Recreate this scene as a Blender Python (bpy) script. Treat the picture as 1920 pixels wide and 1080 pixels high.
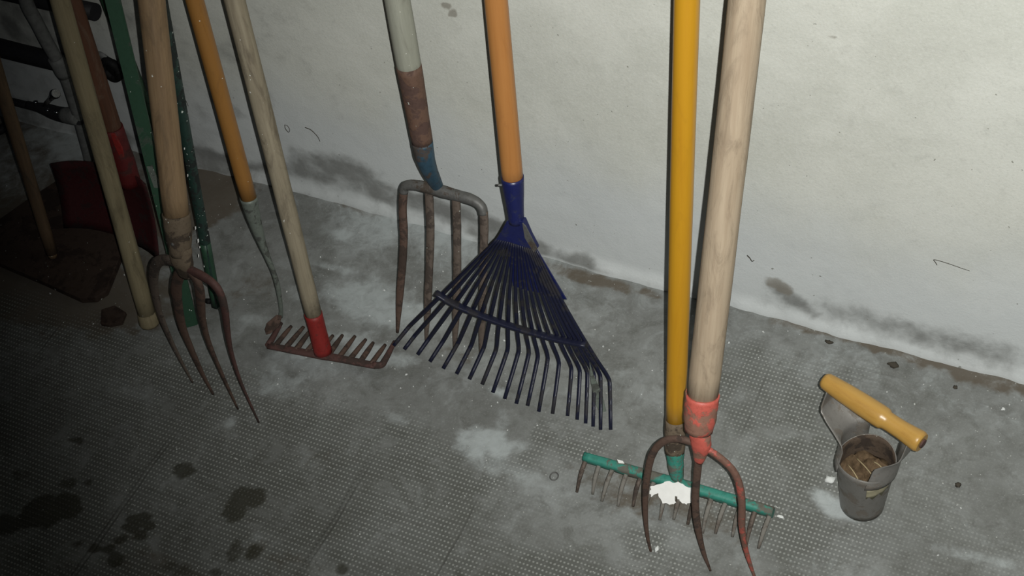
import bpy, bmesh, math, random
import numpy as np
from mathutils import Vector, Matrix

for o in list(bpy.data.objects): bpy.data.objects.remove(o)
random.seed(7)
scene = bpy.context.scene
COL = scene.collection
V = Vector

# ------------------------------------------------------------------ camera
# wall face is y = 0, floor is z = 0, x runs along the wall, metres
FPX = 2700.0
RIGHT = V((0.89952534, 0.41866059, -0.12480975))
DOWN = V((0.24468947, -0.71949876, -0.64996046))
FWD = V((-0.36191329, 0.55411627, -0.7496492))
CAM = V((0.0, -1.2172, 1.55))
cd = bpy.data.cameras.new('camera')
cd.sensor_fit = 'HORIZONTAL'; cd.sensor_width = 36.0
cd.lens = FPX / 1920.0 * 36.0
cd.clip_start = 0.05
cam = bpy.data.objects.new('camera', cd); COL.objects.link(cam)
m = Matrix((RIGHT, -DOWN, -FWD)).transposed().to_4x4(); m.translation = CAM
cam.matrix_world = m
scene.camera = cam

def ray(px, py):
    return (RIGHT * (px - 960) + DOWN * (py - 540) + FWD * FPX).normalized()
def on_z(px, py, z=0.0):
    d = ray(px, py); return CAM + d * ((z - CAM.z) / d.z)
def on_y(px, py, y=0.0):
    d = ray(px, py); return CAM + d * ((y - CAM.y) / d.y)
def on_plane(px, py, pl):
    p0, n = pl; d = ray(px, py); return CAM + d * ((p0 - CAM).dot(n) / d.dot(n))

# ------------------------------------------------------------------ world and the photographer's flash
w = bpy.data.worlds.new('world'); scene.world = w; w.use_nodes = True
w.node_tree.nodes['Background'].inputs[0].default_value = (0.75, 0.85, 1.0, 1)
w.node_tree.nodes['Background'].inputs[1].default_value = 0.011

ld = bpy.data.lights.new('flash', 'SPOT')
ld.energy = 134.0; ld.color = (1.0, 1.0, 0.965)
ld.spot_size = math.radians(72.5); ld.spot_blend = 1.0; ld.shadow_soft_size = 0.003
flash = bpy.data.objects.new('flash', ld); COL.objects.link(flash)
flash.location = CAM + RIGHT * 0.024 - DOWN * 0.004
flash.rotation_euler = ray(1580, 230).to_track_quat('-Z', 'Y').to_euler()

scene.view_settings.view_transform = 'Standard'
scene.view_settings.look = 'None'
scene.view_settings.exposure = 0.0
scene.view_settings.gamma = 1.0
scene.view_settings.use_curve_mapping = False

# ------------------------------------------------------------------ node helpers
class NT:
    def __init__(s, name, rough=0.7, metal=0.0, spec=0.3):
        s.mat = bpy.data.materials.new(name); s.mat.use_nodes = True
        s.t = s.mat.node_tree; s.b = s.t.nodes['Principled BSDF']
        s.b.inputs['Roughness'].default_value = rough
        s.b.inputs['Metallic'].default_value = metal
        s.b.inputs['Specular IOR Level'].default_value = spec
        s.mat.diffuse_color = (.4, .4, .4, 1)
    def put(s, sock, v):
        if v is None: return
        if isinstance(v, bpy.types.NodeSocket): s.t.links.new(v, sock)
        else:
            if isinstance(v, (tuple, list)) and len(v) == 3 and sock.type == 'RGBA': v = (*v, 1)
            sock.default_value = v
    def math(s, op, a, b=None, c=None, clamp=False):
        n = s.t.nodes.new('ShaderNodeMath'); n.operation = op; n.use_clamp = clamp
        s.put(n.inputs[0], a); s.put(n.inputs[1], b)
        if c is not None: s.put(n.inputs[2], c)
        return n.outputs[0]
    def vmul(s, v, k):
        n = s.t.nodes.new('ShaderNodeVectorMath'); n.operation = 'MULTIPLY'
        s.put(n.inputs[0], v); n.inputs[1].default_value = k; return n.outputs[0]
    def vadd(s, v, k):
        n = s.t.nodes.new('ShaderNodeVectorMath'); n.operation = 'ADD'
        s.put(n.inputs[0], v); s.put(n.inputs[1], k); return n.outputs[0]
    def noise(s, vec, scale, detail=4, rough=0.55, dist=0.0, out=0):
        n = s.t.nodes.new('ShaderNodeTexNoise'); s.put(n.inputs['Vector'], vec)
        n.inputs['Scale'].default_value = scale; n.inputs['Detail'].default_value = detail
        n.inputs['Roughness'].default_value = rough; n.inputs['Distortion'].default_value = dist
        return n.outputs[out]
    def voro(s, vec, scale, rnd=1.0, out='Distance'):
        n = s.t.nodes.new('ShaderNodeTexVoronoi'); s.put(n.inputs['Vector'], vec)
        n.inputs['Scale'].default_value = scale; n.inputs['Randomness'].default_value = rnd
        return n.outputs[out]
    def step(s, v, a, b):                     # smooth 0..1 between a and b
        n = s.t.nodes.new('ShaderNodeMapRange'); n.interpolation_type = 'SMOOTHSTEP'
        s.put(n.inputs[0], v); n.inputs[1].default_value = a; n.inputs[2].default_value = b
        return n.outputs[0]
    def mix(s, f, a, b, mode='MIX'):
        n = s.t.nodes.new('ShaderNodeMix'); n.data_type = 'RGBA'; n.blend_type = mode
        s.put(n.inputs[0], f); s.put(n.inputs[6], a); s.put(n.inputs[7], b)
        return n.outputs[2]
    def coord(s, which='Object'):
        return s.t.nodes.new('ShaderNodeTexCoord').outputs[which]
    def attr(s, name):
        n = s.t.nodes.new('ShaderNodeAttribute'); n.attribute_name = name; return n
    def sep(s, v):
        n = s.t.nodes.new('ShaderNodeSeparateXYZ'); s.put(n.inputs[0], v); return n.outputs
    def rand(s):
        return s.t.nodes.new('ShaderNodeObjectInfo').outputs['Random']
    def bump(s, h, strength=0.3, dist=0.002, normal=None):
        n = s.t.nodes.new('ShaderNodeBump'); s.put(n.inputs['Height'], h)
        n.inputs['Strength'].default_value = strength; n.inputs['Distance'].default_value = dist
        if normal is not None: s.put(n.inputs['Normal'], normal)
        return n.outputs[0]
    def out(s, col=None, rough=None, normal=None, metal=None):
        if col is not None: s.put(s.b.inputs['Base Color'], col)
        if rough is not None: s.put(s.b.inputs['Roughness'], rough)
        if normal is not None: s.put(s.b.inputs['Normal'], normal)
        if metal is not None: s.put(s.b.inputs['Metallic'], metal)
        return s.mat

def wood(name, c1, c2, grime, grime_amt=0.4, grain=1.0, rough=0.65, spec=0.3, specks=0.0, bump=0.25):
    t = NT(name, rough, 0, spec)
    g = t.attr('grain').outputs['Vector']
    fine = t.noise(t.vmul(g, (260, 260, 9)), 1, 5, .6)
    broad = t.noise(t.vmul(g, (70, 70, 5)), 1, 4, .6, 1.0)
    f = t.step(t.math('ADD', t.math('MULTIPLY', fine, .5 * grain), t.math('MULTIPLY', broad, .6)), .35, .75)
    c = t.mix(f, c1, c2)
    dirt = t.step(t.noise(t.vmul(g, (42, 42, 12)), 1, 7, .72, 1.2), .56 - .20 * grime_amt, .70)
    c = t.mix(t.math('MULTIPLY', dirt, min(1, grime_amt * 1.3)), c, grime)
    scr = t.step(t.noise(t.vmul(g, (420, 420, 40)), 1, 2, .5), .70, .76)
    c = t.mix(t.math('MULTIPLY', scr, .45 * grime_amt), c, grime)
    if specks:
        sp = t.step(t.noise(t.vadd(g, (3.1, 1.7, .4)), 210, 1, .4), .80 - .05 * specks, .82 - .05 * specks)
        c = t.mix(sp, c, (.72, .72, .66))
    return t.out(c, None, t.bump(t.math('ADD', fine, t.math('MULTIPLY', dirt, .6)), bump, .0012))

def metal(name, paint, under, chip=0.4, rough=0.5, spec=0.4, met=0.0, grit=0.6, specks=0.0, scale=1.0):
    """painted or bare iron: 'paint' worn through to 'under'"""
    t = NT(name, rough, met, spec)
    o = t.coord()
    n1 = t.noise(o, 38 * scale, 8, .68, .4)
    mask = t.step(n1, .66 - .32 * chip, .72 - .30 * chip)
    c = t.mix(mask, under, paint) if False else t.mix(mask, paint, under)
    n2 = t.noise(o, 210 * scale, 4, .6)
    dark = t.vmul(c, (.55, .52, .5)) if False else t.mix(1.0, c, (.56, .53, .50), 'MULTIPLY')
    c = t.mix(t.math('MULTIPLY', t.step(n2, .45, .75), grit), c, dark)
    if specks:
        sp = t.step(t.noise(o, 230, 1, .4), .79 - .06 * specks, .81 - .06 * specks)
        c = t.mix(sp, c, (.62, .68, .62))
    r = t.math('ADD', rough, t.math('MULTIPLY', mask, .3), clamp=True)
    return t.out(c, r, t.bump(t.math('ADD', t.math('MULTIPLY', n2, .5), t.math('MULTIPLY', mask, -.5)), .35, .0012))

def plain(name, col, rough=.6, met=0.0, spec=.4, var=.25, scale=120):
    t = NT(name, rough, met, spec)
    o = t.coord()
    n = t.noise(o, scale, 5, .6)
    c = t.mix(t.math('MULTIPLY', t.step(n, .35, .7), var * 2), col, tuple(x * .45 for x in col))
    return t.out(c, None, t.bump(n, .15, .001))

# ------------------------------------------------------------------ mesh helpers
def new_obj(name, verts, faces, mat, parent=None, smooth=True, grain=None, base=None):
    base = base if base is not None else (parent['_b'] if parent is not None and '_b' in parent.keys() else (0, 0, 0))
    b = V(tuple(base))
    me = bpy.data.meshes.new(name)
    me.from_pydata([tuple(V(v) - b) for v in verts], [], faces)
    me.validate()
    if grain is not None:
        a = me.attributes.new('grain', 'FLOAT_VECTOR', 'POINT')
        a.data.foreach_set('vector', np.array(grain, dtype=np.float32).ravel())
    if smooth: me.polygons.foreach_set('use_smooth', [True] * len(me.polygons))
    me.materials.append(mat)
    o = bpy.data.objects.new(name, me); COL.objects.link(o)
    if parent is not None:
        o.parent = parent
    else:
        o.location = b
    return o

def sub_of(o, parent):                       # hang an already built mesh one level deeper
    o.parent = parent
    return o

def thing(name, base, label, cat, group=None):
    o = bpy.data.objects.new(name, None); COL.objects.link(o)
    o.empty_display_size = .05
    o.location = base; o['label'] = label; o['category'] = cat; o['_b'] = tuple(base)
    if group: o['group'] = group
    return o

def tag(o, label, cat, group=None):
    o['label'] = label; o['category'] = cat
    if group: o['group'] = group
    return o

def smooth_path(pts, n=6):
    pts = [V(p) for p in pts]; P = [pts[0] * 2 - pts[1]] + pts + [pts[-1] * 2 - pts[-2]]
    out = []
    for i in range(1, len(P) - 2):
        p0, p1, p2, p3 = P[i - 1:i + 3]
        for k in range(n):
            t = k / n
            out.append(.5 * ((2 * p1) + (p2 - p0) * t + (2 * p0 - 5 * p1 + 4 * p2 - p3) * t * t + (3 * p1 - p0 - 3 * p2 + p3) * t ** 3))
    out.append(pts[-1]); return out

def lerp_list(vals, n):
    vals = list(vals) if isinstance(vals, (list, tuple)) else [vals, vals]
    return [float(np.interp(k / (n - 1), np.linspace(0, 1, len(vals)), vals)) for k in range(n)]

def circle_sec(seg, fx=1.0, fy=1.0, power=2.0):
    s = []
    for k in range(seg):
        a = 2 * math.pi * k / seg; c, d = math.cos(a), math.sin(a)
        e = 2.0 / power
        s.append((fx * math.copysign(abs(c) ** e, c), fy * math.copysign(abs(d) ** e, d)))
    return s

def sweep(name, pts, radii, mat, parent, seg=16, sec=None, ref=(0, -1, 0), jitter=0.0, cap=True, roundcap=False, seed=0):
    pts = [V(p) for p in pts]; n = len(pts)
    radii = lerp_list(radii, n)
    sec = sec or circle_sec(seg); seg = len(sec)
    rnd = random.Random(seed * 17 + 3)
    seedoff = rnd.random() * 9
    tans = [(pts[min(i + 1, n - 1)] - pts[max(i - 1, 0)]).normalized() for i in range(n)]
    if roundcap:                              # add shrinking rings at the far end
        for k, (dz, sc) in enumerate(((.35, .94), (.65, .76), (.85, .5), (.95, .22))):
            pts.append(pts[n - 1] + tans[n - 1] * radii[n - 1] * dz * .8); radii.append(radii[n - 1] * sc); tans.append(tans[n - 1])
    n2 = len(pts)
    vs, gr, fs = [], [], []
    y = V(ref); s = 0.0
    for i in range(n2):
        t = tans[i]
        x = y.cross(t)
        if x.length < 1e-6: x = V((1, 0, 0)).cross(t)
        x.normalize(); y = t.cross(x).normalized()
        if i: s += (pts[i] - pts[i - 1]).length
        j = 1 + (math.sin(i * 1.7 + seedoff) * .5 + math.sin(i * .63 + seedoff * 2) * .5) * jitter
        for k, (u, v) in enumerate(sec):
            jj = j + jitter * .35 * math.sin(3.1 * k + i * .9 + seedoff)
            vs.append(pts[i] + x * (u * radii[i] * jj) + y * (v * radii[i] * jj))
            gr.append((u * radii[i] + seedoff, v * radii[i] + seedoff * .37, s + seedoff))
    for i in range(n2 - 1):
        for k in range(seg):
            k2 = (k + 1) % seg
            fs.append((i * seg + k, i * seg + k2, (i + 1) * seg + k2, (i + 1) * seg + k))
    if cap:
        fs.append(tuple(reversed(range(seg)))); fs.append(tuple((n2 - 1) * seg + k for k in range(seg)))
    o = new_obj(name, vs, fs, mat, parent, True, gr)
    # keep end caps crisp
    if cap and not roundcap:
        o.data.polygons[-1].use_smooth = False
    if cap: o.data.polygons[-2 if not roundcap else -2].use_smooth = False
    return o

def slab(name, pts, thick, mat, parent, nrm=None, bevel=0.0, smooth=False):
    """flat polygon (world points) given real thickness along its normal"""
    pts = [V(p) for p in pts]; n = len(pts)
    if nrm is None:
        nrm = V((0, 0, 0))
        for i in range(n): nrm += pts[i].cross(pts[(i + 1) % n])
        nrm.normalize()
    nrm = V(nrm).normalized()
    vs = pts + [p - nrm * thick for p in pts]
    fs = [tuple(range(n)), tuple(reversed(range(n, 2 * n)))] + [(i, i + n, (i + 1) % n + n, (i + 1) % n) for i in range(n)]
    o = new_obj(name, vs, fs, mat, parent, smooth)
    bm = bmesh.new(); bm.from_mesh(o.data); bmesh.ops.recalc_face_normals(bm, faces=bm.faces)
    if bevel:
        bmesh.ops.bevel(bm, geom=list(bm.edges), offset=bevel, segments=2, affect='EDGES', profile=.6)
    bm.to_mesh(o.data); bm.free()
    return o

def blob(name, c, r, mat, parent, squash=(1, 1, 1), rough=.25, seed=0, sub=2):
    bm = bmesh.new(); bmesh.ops.create_icosphere(bm, subdivisions=sub, radius=1)
    rnd = random.Random(seed); ph = [rnd.random() * 6 for _ in range(6)]
    vs = []
    for v in bm.verts:
        k = 1 + rough * (math.sin(v.co.x * 3.3 + ph[0]) * math.sin(v.co.y * 4.1 + ph[1]) + .6 * math.sin(v.co.z * 5.3 + ph[2] + v.co.x * 4))
        vs.append(V(c) + V((v.co.x * squash[0], v.co.y * squash[1], v.co.z * squash[2])) * r * k)
    fs = [[v.index for v in f.verts] for f in bm.faces]; bm.free()
    return new_obj(name, vs, fs, mat, parent)

# ------------------------------------------------------------------ numpy noise for stain maps and relief
rs = np.random.RandomState(11)
LAT = rs.rand(256, 256)
def vnoise(x, y):
    xi = np.floor(x).astype(int); yi = np.floor(y).astype(int)
    fx = x - xi; fy = y - yi; fx = fx * fx * (3 - 2 * fx); fy = fy * fy * (3 - 2 * fy)
    g = lambda a, b: LAT[a % 256, b % 256]
    return (g(xi, yi) * (1 - fx) + g(xi + 1, yi) * fx) * (1 - fy) + (g(xi, yi + 1) * (1 - fx) + g(xi + 1, yi + 1) * fx) * fy
def fbm(x, y, sc, oct=4):
    o = 0; a = .5; t = 0
    for k in range(oct):
        o = o + a * vnoise(x * sc + 13.7 * k, y * sc + 7.1 * k); t += a; a *= .5; sc *= 2.03
    return o / t
def sstep(v, a, b):
    t = np.clip((v - a) / (b - a), 0, 1); return t * t * (3 - 2 * t)
def spot(x, y, cx, cy, rx, ry, ang=0.0, soft=.5):
    c, s = math.cos(ang), math.sin(ang)
    u = ((x - cx) * c + (y - cy) * s) / rx; v = (-(x - cx) * s + (y - cy) * c) / ry
    d = np.sqrt(u * u + v * v) + (fbm(x, y, 55, 4) - .5) * 1.1
    return 1 - sstep(d, 1 - soft, 1 + soft)

def stain_grid(name, us, vs_, place, mat, chans):
    U, W = np.meshgrid(us, vs_)
    P = place(U, W).reshape(-1, 3)
    nu, nv = len(us), len(vs_)
    me = bpy.data.meshes.new(name)
    idx = np.arange(nu * nv).reshape(nv, nu)
    f = np.stack([idx[:-1, :-1], idx[:-1, 1:], idx[1:, 1:], idx[1:, :-1]], -1).reshape(-1, 4)
    me.from_pydata(P.tolist(), [], f.tolist())
    a = me.attributes.new('stain', 'FLOAT_COLOR', 'POINT')
    a.data.foreach_set('color', np.clip(chans(U, W), 0, 1).reshape(-1, 4).astype(np.float32).ravel())
    me.polygons.foreach_set('use_smooth', [True] * len(me.polygons))
    me.materials.append(mat)
    o = bpy.data.objects.new(name, me); COL.objects.link(o); o['kind'] = 'structure'
    return o

# ------------------------------------------------------------------ floor
def floor_material():
    t = NT('floor_concrete', .85, 0, .25)
    o = t.coord(); xyz = t.sep(o)
    at = t.attr('stain'); rgb = t.t.nodes.new('ShaderNodeSeparateColor'); t.put(rgb.inputs[0], at.outputs['Color'])
    white, wet, brown = rgb.outputs[0], rgb.outputs[1], rgb.outputs[2]; dots_ok = at.outputs['Alpha']
    big = t.noise(o, 7, 6, .62, .5); mid = t.noise(o, 46, 6, .65, .3); fine = t.noise(o, 420, 3, .6)
    patch = t.noise(t.vadd(o, (2.3, 5.1, 0)), 17, 8, .70, .8)
    base = t.mix(t.step(big, .35, .68), (.165, .170, .160), (.235, .245, .236))
    base = t.mix(t.math('MULTIPLY', t.step(patch, .50, .68), t.math('SUBTRACT', .46, t.math('MULTIPLY', dots_ok, .26))), base, (.335, .355, .350))
    base = t.mix(t.math('MULTIPLY', t.math('SUBTRACT', 1.0, t.step(patch, .34, .48)), .55), base, (.115, .118, .106))
    base = t.mix(t.math('MULTIPLY', t.step(mid, .45, .72), .55), base, (.105, .105, .095))
    base = t.mix(t.math('MULTIPLY', t.step(fine, .5, .8), .35), base, (.33, .34, .33))
    # brown dirt
    mb = t.step(t.math('ADD', brown, t.math('MULTIPLY', t.math('SUBTRACT', mid, .5), .9)), .28, .72)
    base = t.mix(t.math('MULTIPLY', mb, .85), base, (.105, .085, .062))
    # impressed nub pattern of the screed: 5.0 x 6.6 mm
    wob = t.noise(o, 9, 2, .5, 0, 1)
    ux = t.math('FRACT', t.math('DIVIDE', t.math('ADD', xyz[0], t.math('MULTIPLY', big, .006)), .0051))
    uy = t.math('FRACT', t.math('DIVIDE', t.math('ADD', xyz[1], t.math('MULTIPLY', mid, .0015)), .0066))
    dx = t.math('MULTIPLY', t.math('SUBTRACT', ux, .5), .0051); dy = t.math('MULTIPLY', t.math('SUBTRACT', uy, .5), .0066)
    d = t.math('SQRT', t.math('ADD', t.math('MULTIPLY', dx, dx), t.math('MULTIPLY', dy, dy)))
    nub = t.math('SUBTRACT', 1.0, t.step(d, .0007, .0020))
    worn = t.math('MULTIPLY', dots_ok, t.step(t.noise(o, 20, 6, .72, .5), .33, .52))
    nubm = t.math('MULTIPLY', nub, worn)
    groove = t.math('MULTIPLY', t.math('SUBTRACT', 1.0, nub), worn)
    base = t.mix(t.math('MULTIPLY', groove, .55), base, (.080, .082, .070))
    base = t.mix(t.math('MULTIPLY', nubm, t.math('ADD', .05, t.math('MULTIPLY', fine, .85))), base, (.43, .445, .41))
    # seams between the pressed sheets
    seam = None
    for jx in (-1.0855, -1.079, -.8065, -.8005, -.6405, -1.36, -.36):
        e = t.math('SUBTRACT', 1.0, t.step(t.math('ABSOLUTE', t.math('SUBTRACT', t.math('ADD', xyz[0], t.math('MULTIPLY', big, .012)), jx + .006)), .0006, .0022))
        seam = e if seam is None else t.math('MAXIMUM', seam, e)
    seam = t.math('MULTIPLY', seam, t.math('MULTIPLY', dots_ok, t.step(t.noise(o, 5, 3, .6), .42, .6)))
    base = t.mix(t.math('MULTIPLY', seam, .5), base, (.07, .07, .062))
    # lime dust
    mw = t.step(t.math('ADD', white, t.math('MULTIPLY', t.math('SUBTRACT', t.noise(o, 60, 8, .75, .6), .5), 1.5)), .12, 1.25)
    base = t.mix(t.math('MULTIPLY', mw, .80), base, (.46, .50, .50))
    # damp and oily spots
    mo = t.step(t.math('ADD', wet, t.math('MULTIPLY', t.math('SUBTRACT', mid, .5), .8)), .22, .85)
    base = t.mix(t.math('MULTIPLY', mo, .80), base, (.045, .043, .030))
    # light mineral crumbs bonded to the screed
    cr = t.step(t.noise(o, 300, 1, .4), .775, .80)
    base = t.mix(t.math('MULTIPLY', cr, .8), base, (.52, .53, .50))
    h = t.math('ADD', t.math('MULTIPLY', nubm, .9), t.math('ADD', t.math('MULTIPLY', mid, .5), t.math('MULTIPLY', fine, .25)))
    h = t.math('SUBTRACT', h, t.math('MULTIPLY', seam, .7))
    rough = t.math('SUBTRACT', .88, t.math('MULTIPLY', mo, .35))
    return t.out(base, rough, t.bump(h, .55, .0012))

def px_floor(px, py): p = on_z(px, py); return p.x, p.y
def floor_chans(X, Y):
    white = np.zeros_like(X); wet = np.zeros_like(X); brown = np.zeros_like(X)
    n1 = fbm(X, Y, 14, 5); n2 = fbm(X + 5, Y, 30, 4)
    # dust swept against the wall foot, and on the smooth strip left of the leaf rake
    white += .75 * sstep(Y + .05 * (n1 - .5), -.10, -.02) * sstep(X, -1.15, -.95) * (1 - sstep(X, -.80, -.60))
    white += .26 * sstep(Y, -.33, -.20) * sstep(n1, .40, .62) * sstep(X, -1.25, -1.0) * (1 - sstep(X, -.62, -.50))
    white += .36 * sstep(Y, -.14, -.04) * sstep(n2, .35, .6) * sstep(X, -.6, -.35)
    for px, py, rx, ry, k in ((900, 828, .030, .020, .95), (962, 836, .024, .012, .6), (940, 795, .012, .03, .45), (745, 783, .016, .009, .6),
            (690, 562, .070, .032, .8), (760, 600, .05, .03, .6), (640, 438, .016, .010, .7), (935, 735, .014, .010, 1.0), (720, 668, .045, .016, .85),
            (670, 640, .05, .012, .6), (528, 722, .045, .022, .62), (560, 545, .02, .02, .5), (470, 600, .03, .012, .55), (1562, 945, .022, .016, .95), (1590, 965, .02, .01, .7),
            (1530, 925, .012, .010, .6), (430, 792, .009, .010, .7), (480, 1005, .010, .012, .35), (930, 870, .05, .016, .45), (1000, 905, .05, .014, .35),
            (600, 690, .09, .02, .45), (1180, 900, .05, .03, .35), (1330, 620, .03, .02, .45), (1540, 1060, .05, .02, .3), (1840, 1045, .05, .008, .5),
            (560, 655, .03, .015, .5), (100, 255, .07, .05, .7), (150, 280, .05, .03, .7), (30, 330, .08, .05, .45), (240, 730, .06, .015, .3), (1150, 700, .05, .03, .3)):
        cx, cy = px_floor(px, py); white += k * spot(X, Y, cx, cy, rx, ry, .1, .6)
    cx, cy = px_floor(620, 500); white += .6 * spot(X, Y, cx, cy, .05, .006, .05, .8)
    for px, py, rx, ry, k in ((85, 958, .040, .022, 1), (55, 975, .02, .012, 1), (120, 945, .025, .018, 1), (465, 932, .026, .018, 1), (440, 962, .015, .014, 1), (345, 880, .016, .011, .95),
            (273, 969, .009, .008, 1), (280, 984, .009, .007, 1), (250, 975, .009, .009, 1), (243, 991, .012, .007, 1), (265, 1003, .009, .007, 1), (225, 1012, .010, .006, 1),
            (200, 1030, .010, .008, 1), (178, 1028, .011, .009, 1), (215, 1045, .012, .010, 1), (168, 905, .009, .007, .9), (140, 825, .013, .006, .8), (640, 1068, .014, .010, .95),
            (475, 1035, .012, .012, .8), (440, 1030, .012, .02, .7), (40, 890, .018, .012, .6), (405, 1070, .01, .008, .9), (10, 980, .02, .02, .9), (130, 905, .012, .009, .8),
            (330, 1065, .02, .012, .6), (860, 1075, .008, .008, .7), (230, 460, .05, .02, .5), (350, 1010, .008, .006, .6), (145, 1020, .010, .006, .7)):
        cx, cy = px_floor(px, py); wet += k * spot(X, Y, cx, cy, rx, ry, .2, .35)
    for px, py, rx, ry, k in ((1740, 655, .075, .022, 1.1), (1850, 700, .09, .022, .9), (1620, 630, .06, .018, .7), (1500, 605, .07, .014, .6), (400, 360, .06, .05, .9), (360, 380, .05, .05, .7), (60, 560, .12, .05, .8),
            (110, 430, .1, .1, .8), (210, 590, .05, .02, .8), (680, 390, .05, .012, .8), (1100, 520, .1, .012, .8), (850, 660, .04, .03, .4), (1150, 900, .07, .04, .45),
            (540, 1060, .06, .03, .45), (290, 1055, .08, .03, .5), (470, 1000, .03, .03, .3), (1330, 960, .1, .04, .5), (620, 860, .05, .03, .3), (480, 530, .05, .04, .4), (300, 560, .1, .05, .4)):
        cx, cy = px_floor(px, py); brown += k * spot(X, Y, cx, cy, rx, ry, 0, .7)
    brown += .5 * (1 - sstep(X + .06 * (n1 - .5), -1.33, -1.15)) * sstep(Y, -.42, -.30)
    lim = np.where(X < -.62, -.335, np.where(X < -.45, -.27, -.05)) + .05 * (n1 - .5)
    dots = 1 - sstep(Y, lim - .03, lim + .03)
    dots *= 1 - .85 * sstep(fbm(X + 3, Y, 7, 4), .47, .58) * sstep(X, -.75, -.55)
    dots *= 1 - .7 * sstep(X, -.24, -.12)
    dots *= 1 - np.clip(white * .9, 0, .9)
    return np.stack([white, wet, brown, dots], -1)
FX = np.concatenate([np.arange(-2.9, -1.72, .03), np.arange(-1.72, .10, .0065), np.arange(.10, 1.6, .03)])
FY = np.concatenate([np.arange(-2.6, -.80, .03), np.arange(-.80, 0.031, .0065)])
floor = stain_grid('floor', FX, FY, lambda X, Y: np.stack([X, Y, -.0035 * (fbm(X, Y, 9, 3) - .2) - .0009 * fbm(X, Y, 60, 2)], -1), floor_material(), floor_chans)

# ------------------------------------------------------------------ wall
def wall_material():
    t = NT('wall_limewash', .9, 0, .2)
    o = t.coord(); xyz = t.sep(o)
    at = t.attr('stain'); rgb = t.t.nodes.new('ShaderNodeSeparateColor'); t.put(rgb.inputs[0], at.outputs['Color'])
    white, damp, brown = rgb.outputs[0], rgb.outputs[1], rgb.outputs[2]
    big = t.noise(o, 5, 6, .6, .4); mid = t.noise(o, 40, 6, .66, .3); fine = t.noise(o, 330, 3, .6)
    base = t.mix(t.step(big, .38, .66), (.55, .56, .505), (.62, .63, .575))
    base = t.mix(t.math('MULTIPLY', t.step(mid, .5, .75), .3), base, (.47, .475, .43))
    base = t.mix(t.math('MULTIPLY', t.step(fine, .48, .75), .28), base, (.72, .73, .69))
    base = t.mix(t.math('MULTIPLY', t.math('SUBTRACT', 1.0, t.step(fine, .25, .46)), .25), base, (.36, .365, .335))
    base = t.mix(t.math('MULTIPLY', white, .75), base, (.58, .615, .635))
    md = t.step(t.math('ADD', damp, t.math('MULTIPLY', t.math('SUBTRACT', mid, .5), 1.1)), .05, 1.15)
    base = t.mix(t.math('MULTIPLY', md, .85), base, (.17, .172, .162))
    mb = t.step(t.math('ADD', brown, t.math('MULTIPLY', t.math('SUBTRACT', mid, .5), .7)), .3, .75)
    base = t.mix(t.math('MULTIPLY', mb, .7), base, (.22, .20, .165))
    pit = t.step(t.noise(t.vadd(o, (4.2, 0, 1.3)), 95, 2, .5), .765, .80)
    base = t.mix(t.math('MULTIPLY', pit, .75), base, (.20, .20, .17))
    pit2 = t.step(t.noise(t.vadd(o, (1.2, 0, 7.3)), 190, 1, .5), .79, .82)
    base = t.mix(t.math('MULTIPLY', pit2, .7), base, (.13, .125, .10))
    h = t.math('ADD', t.math('MULTIPLY', mid, .8), t.math('MULTIPLY', fine, .35))
    h = t.math('SUBTRACT', h, t.math('MULTIPLY', pit, .9))
    return t.out(base, .9, t.bump(h, .5, .0014))
def px_wall(px, py): p = on_y(px, py); return p.x, p.z
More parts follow.
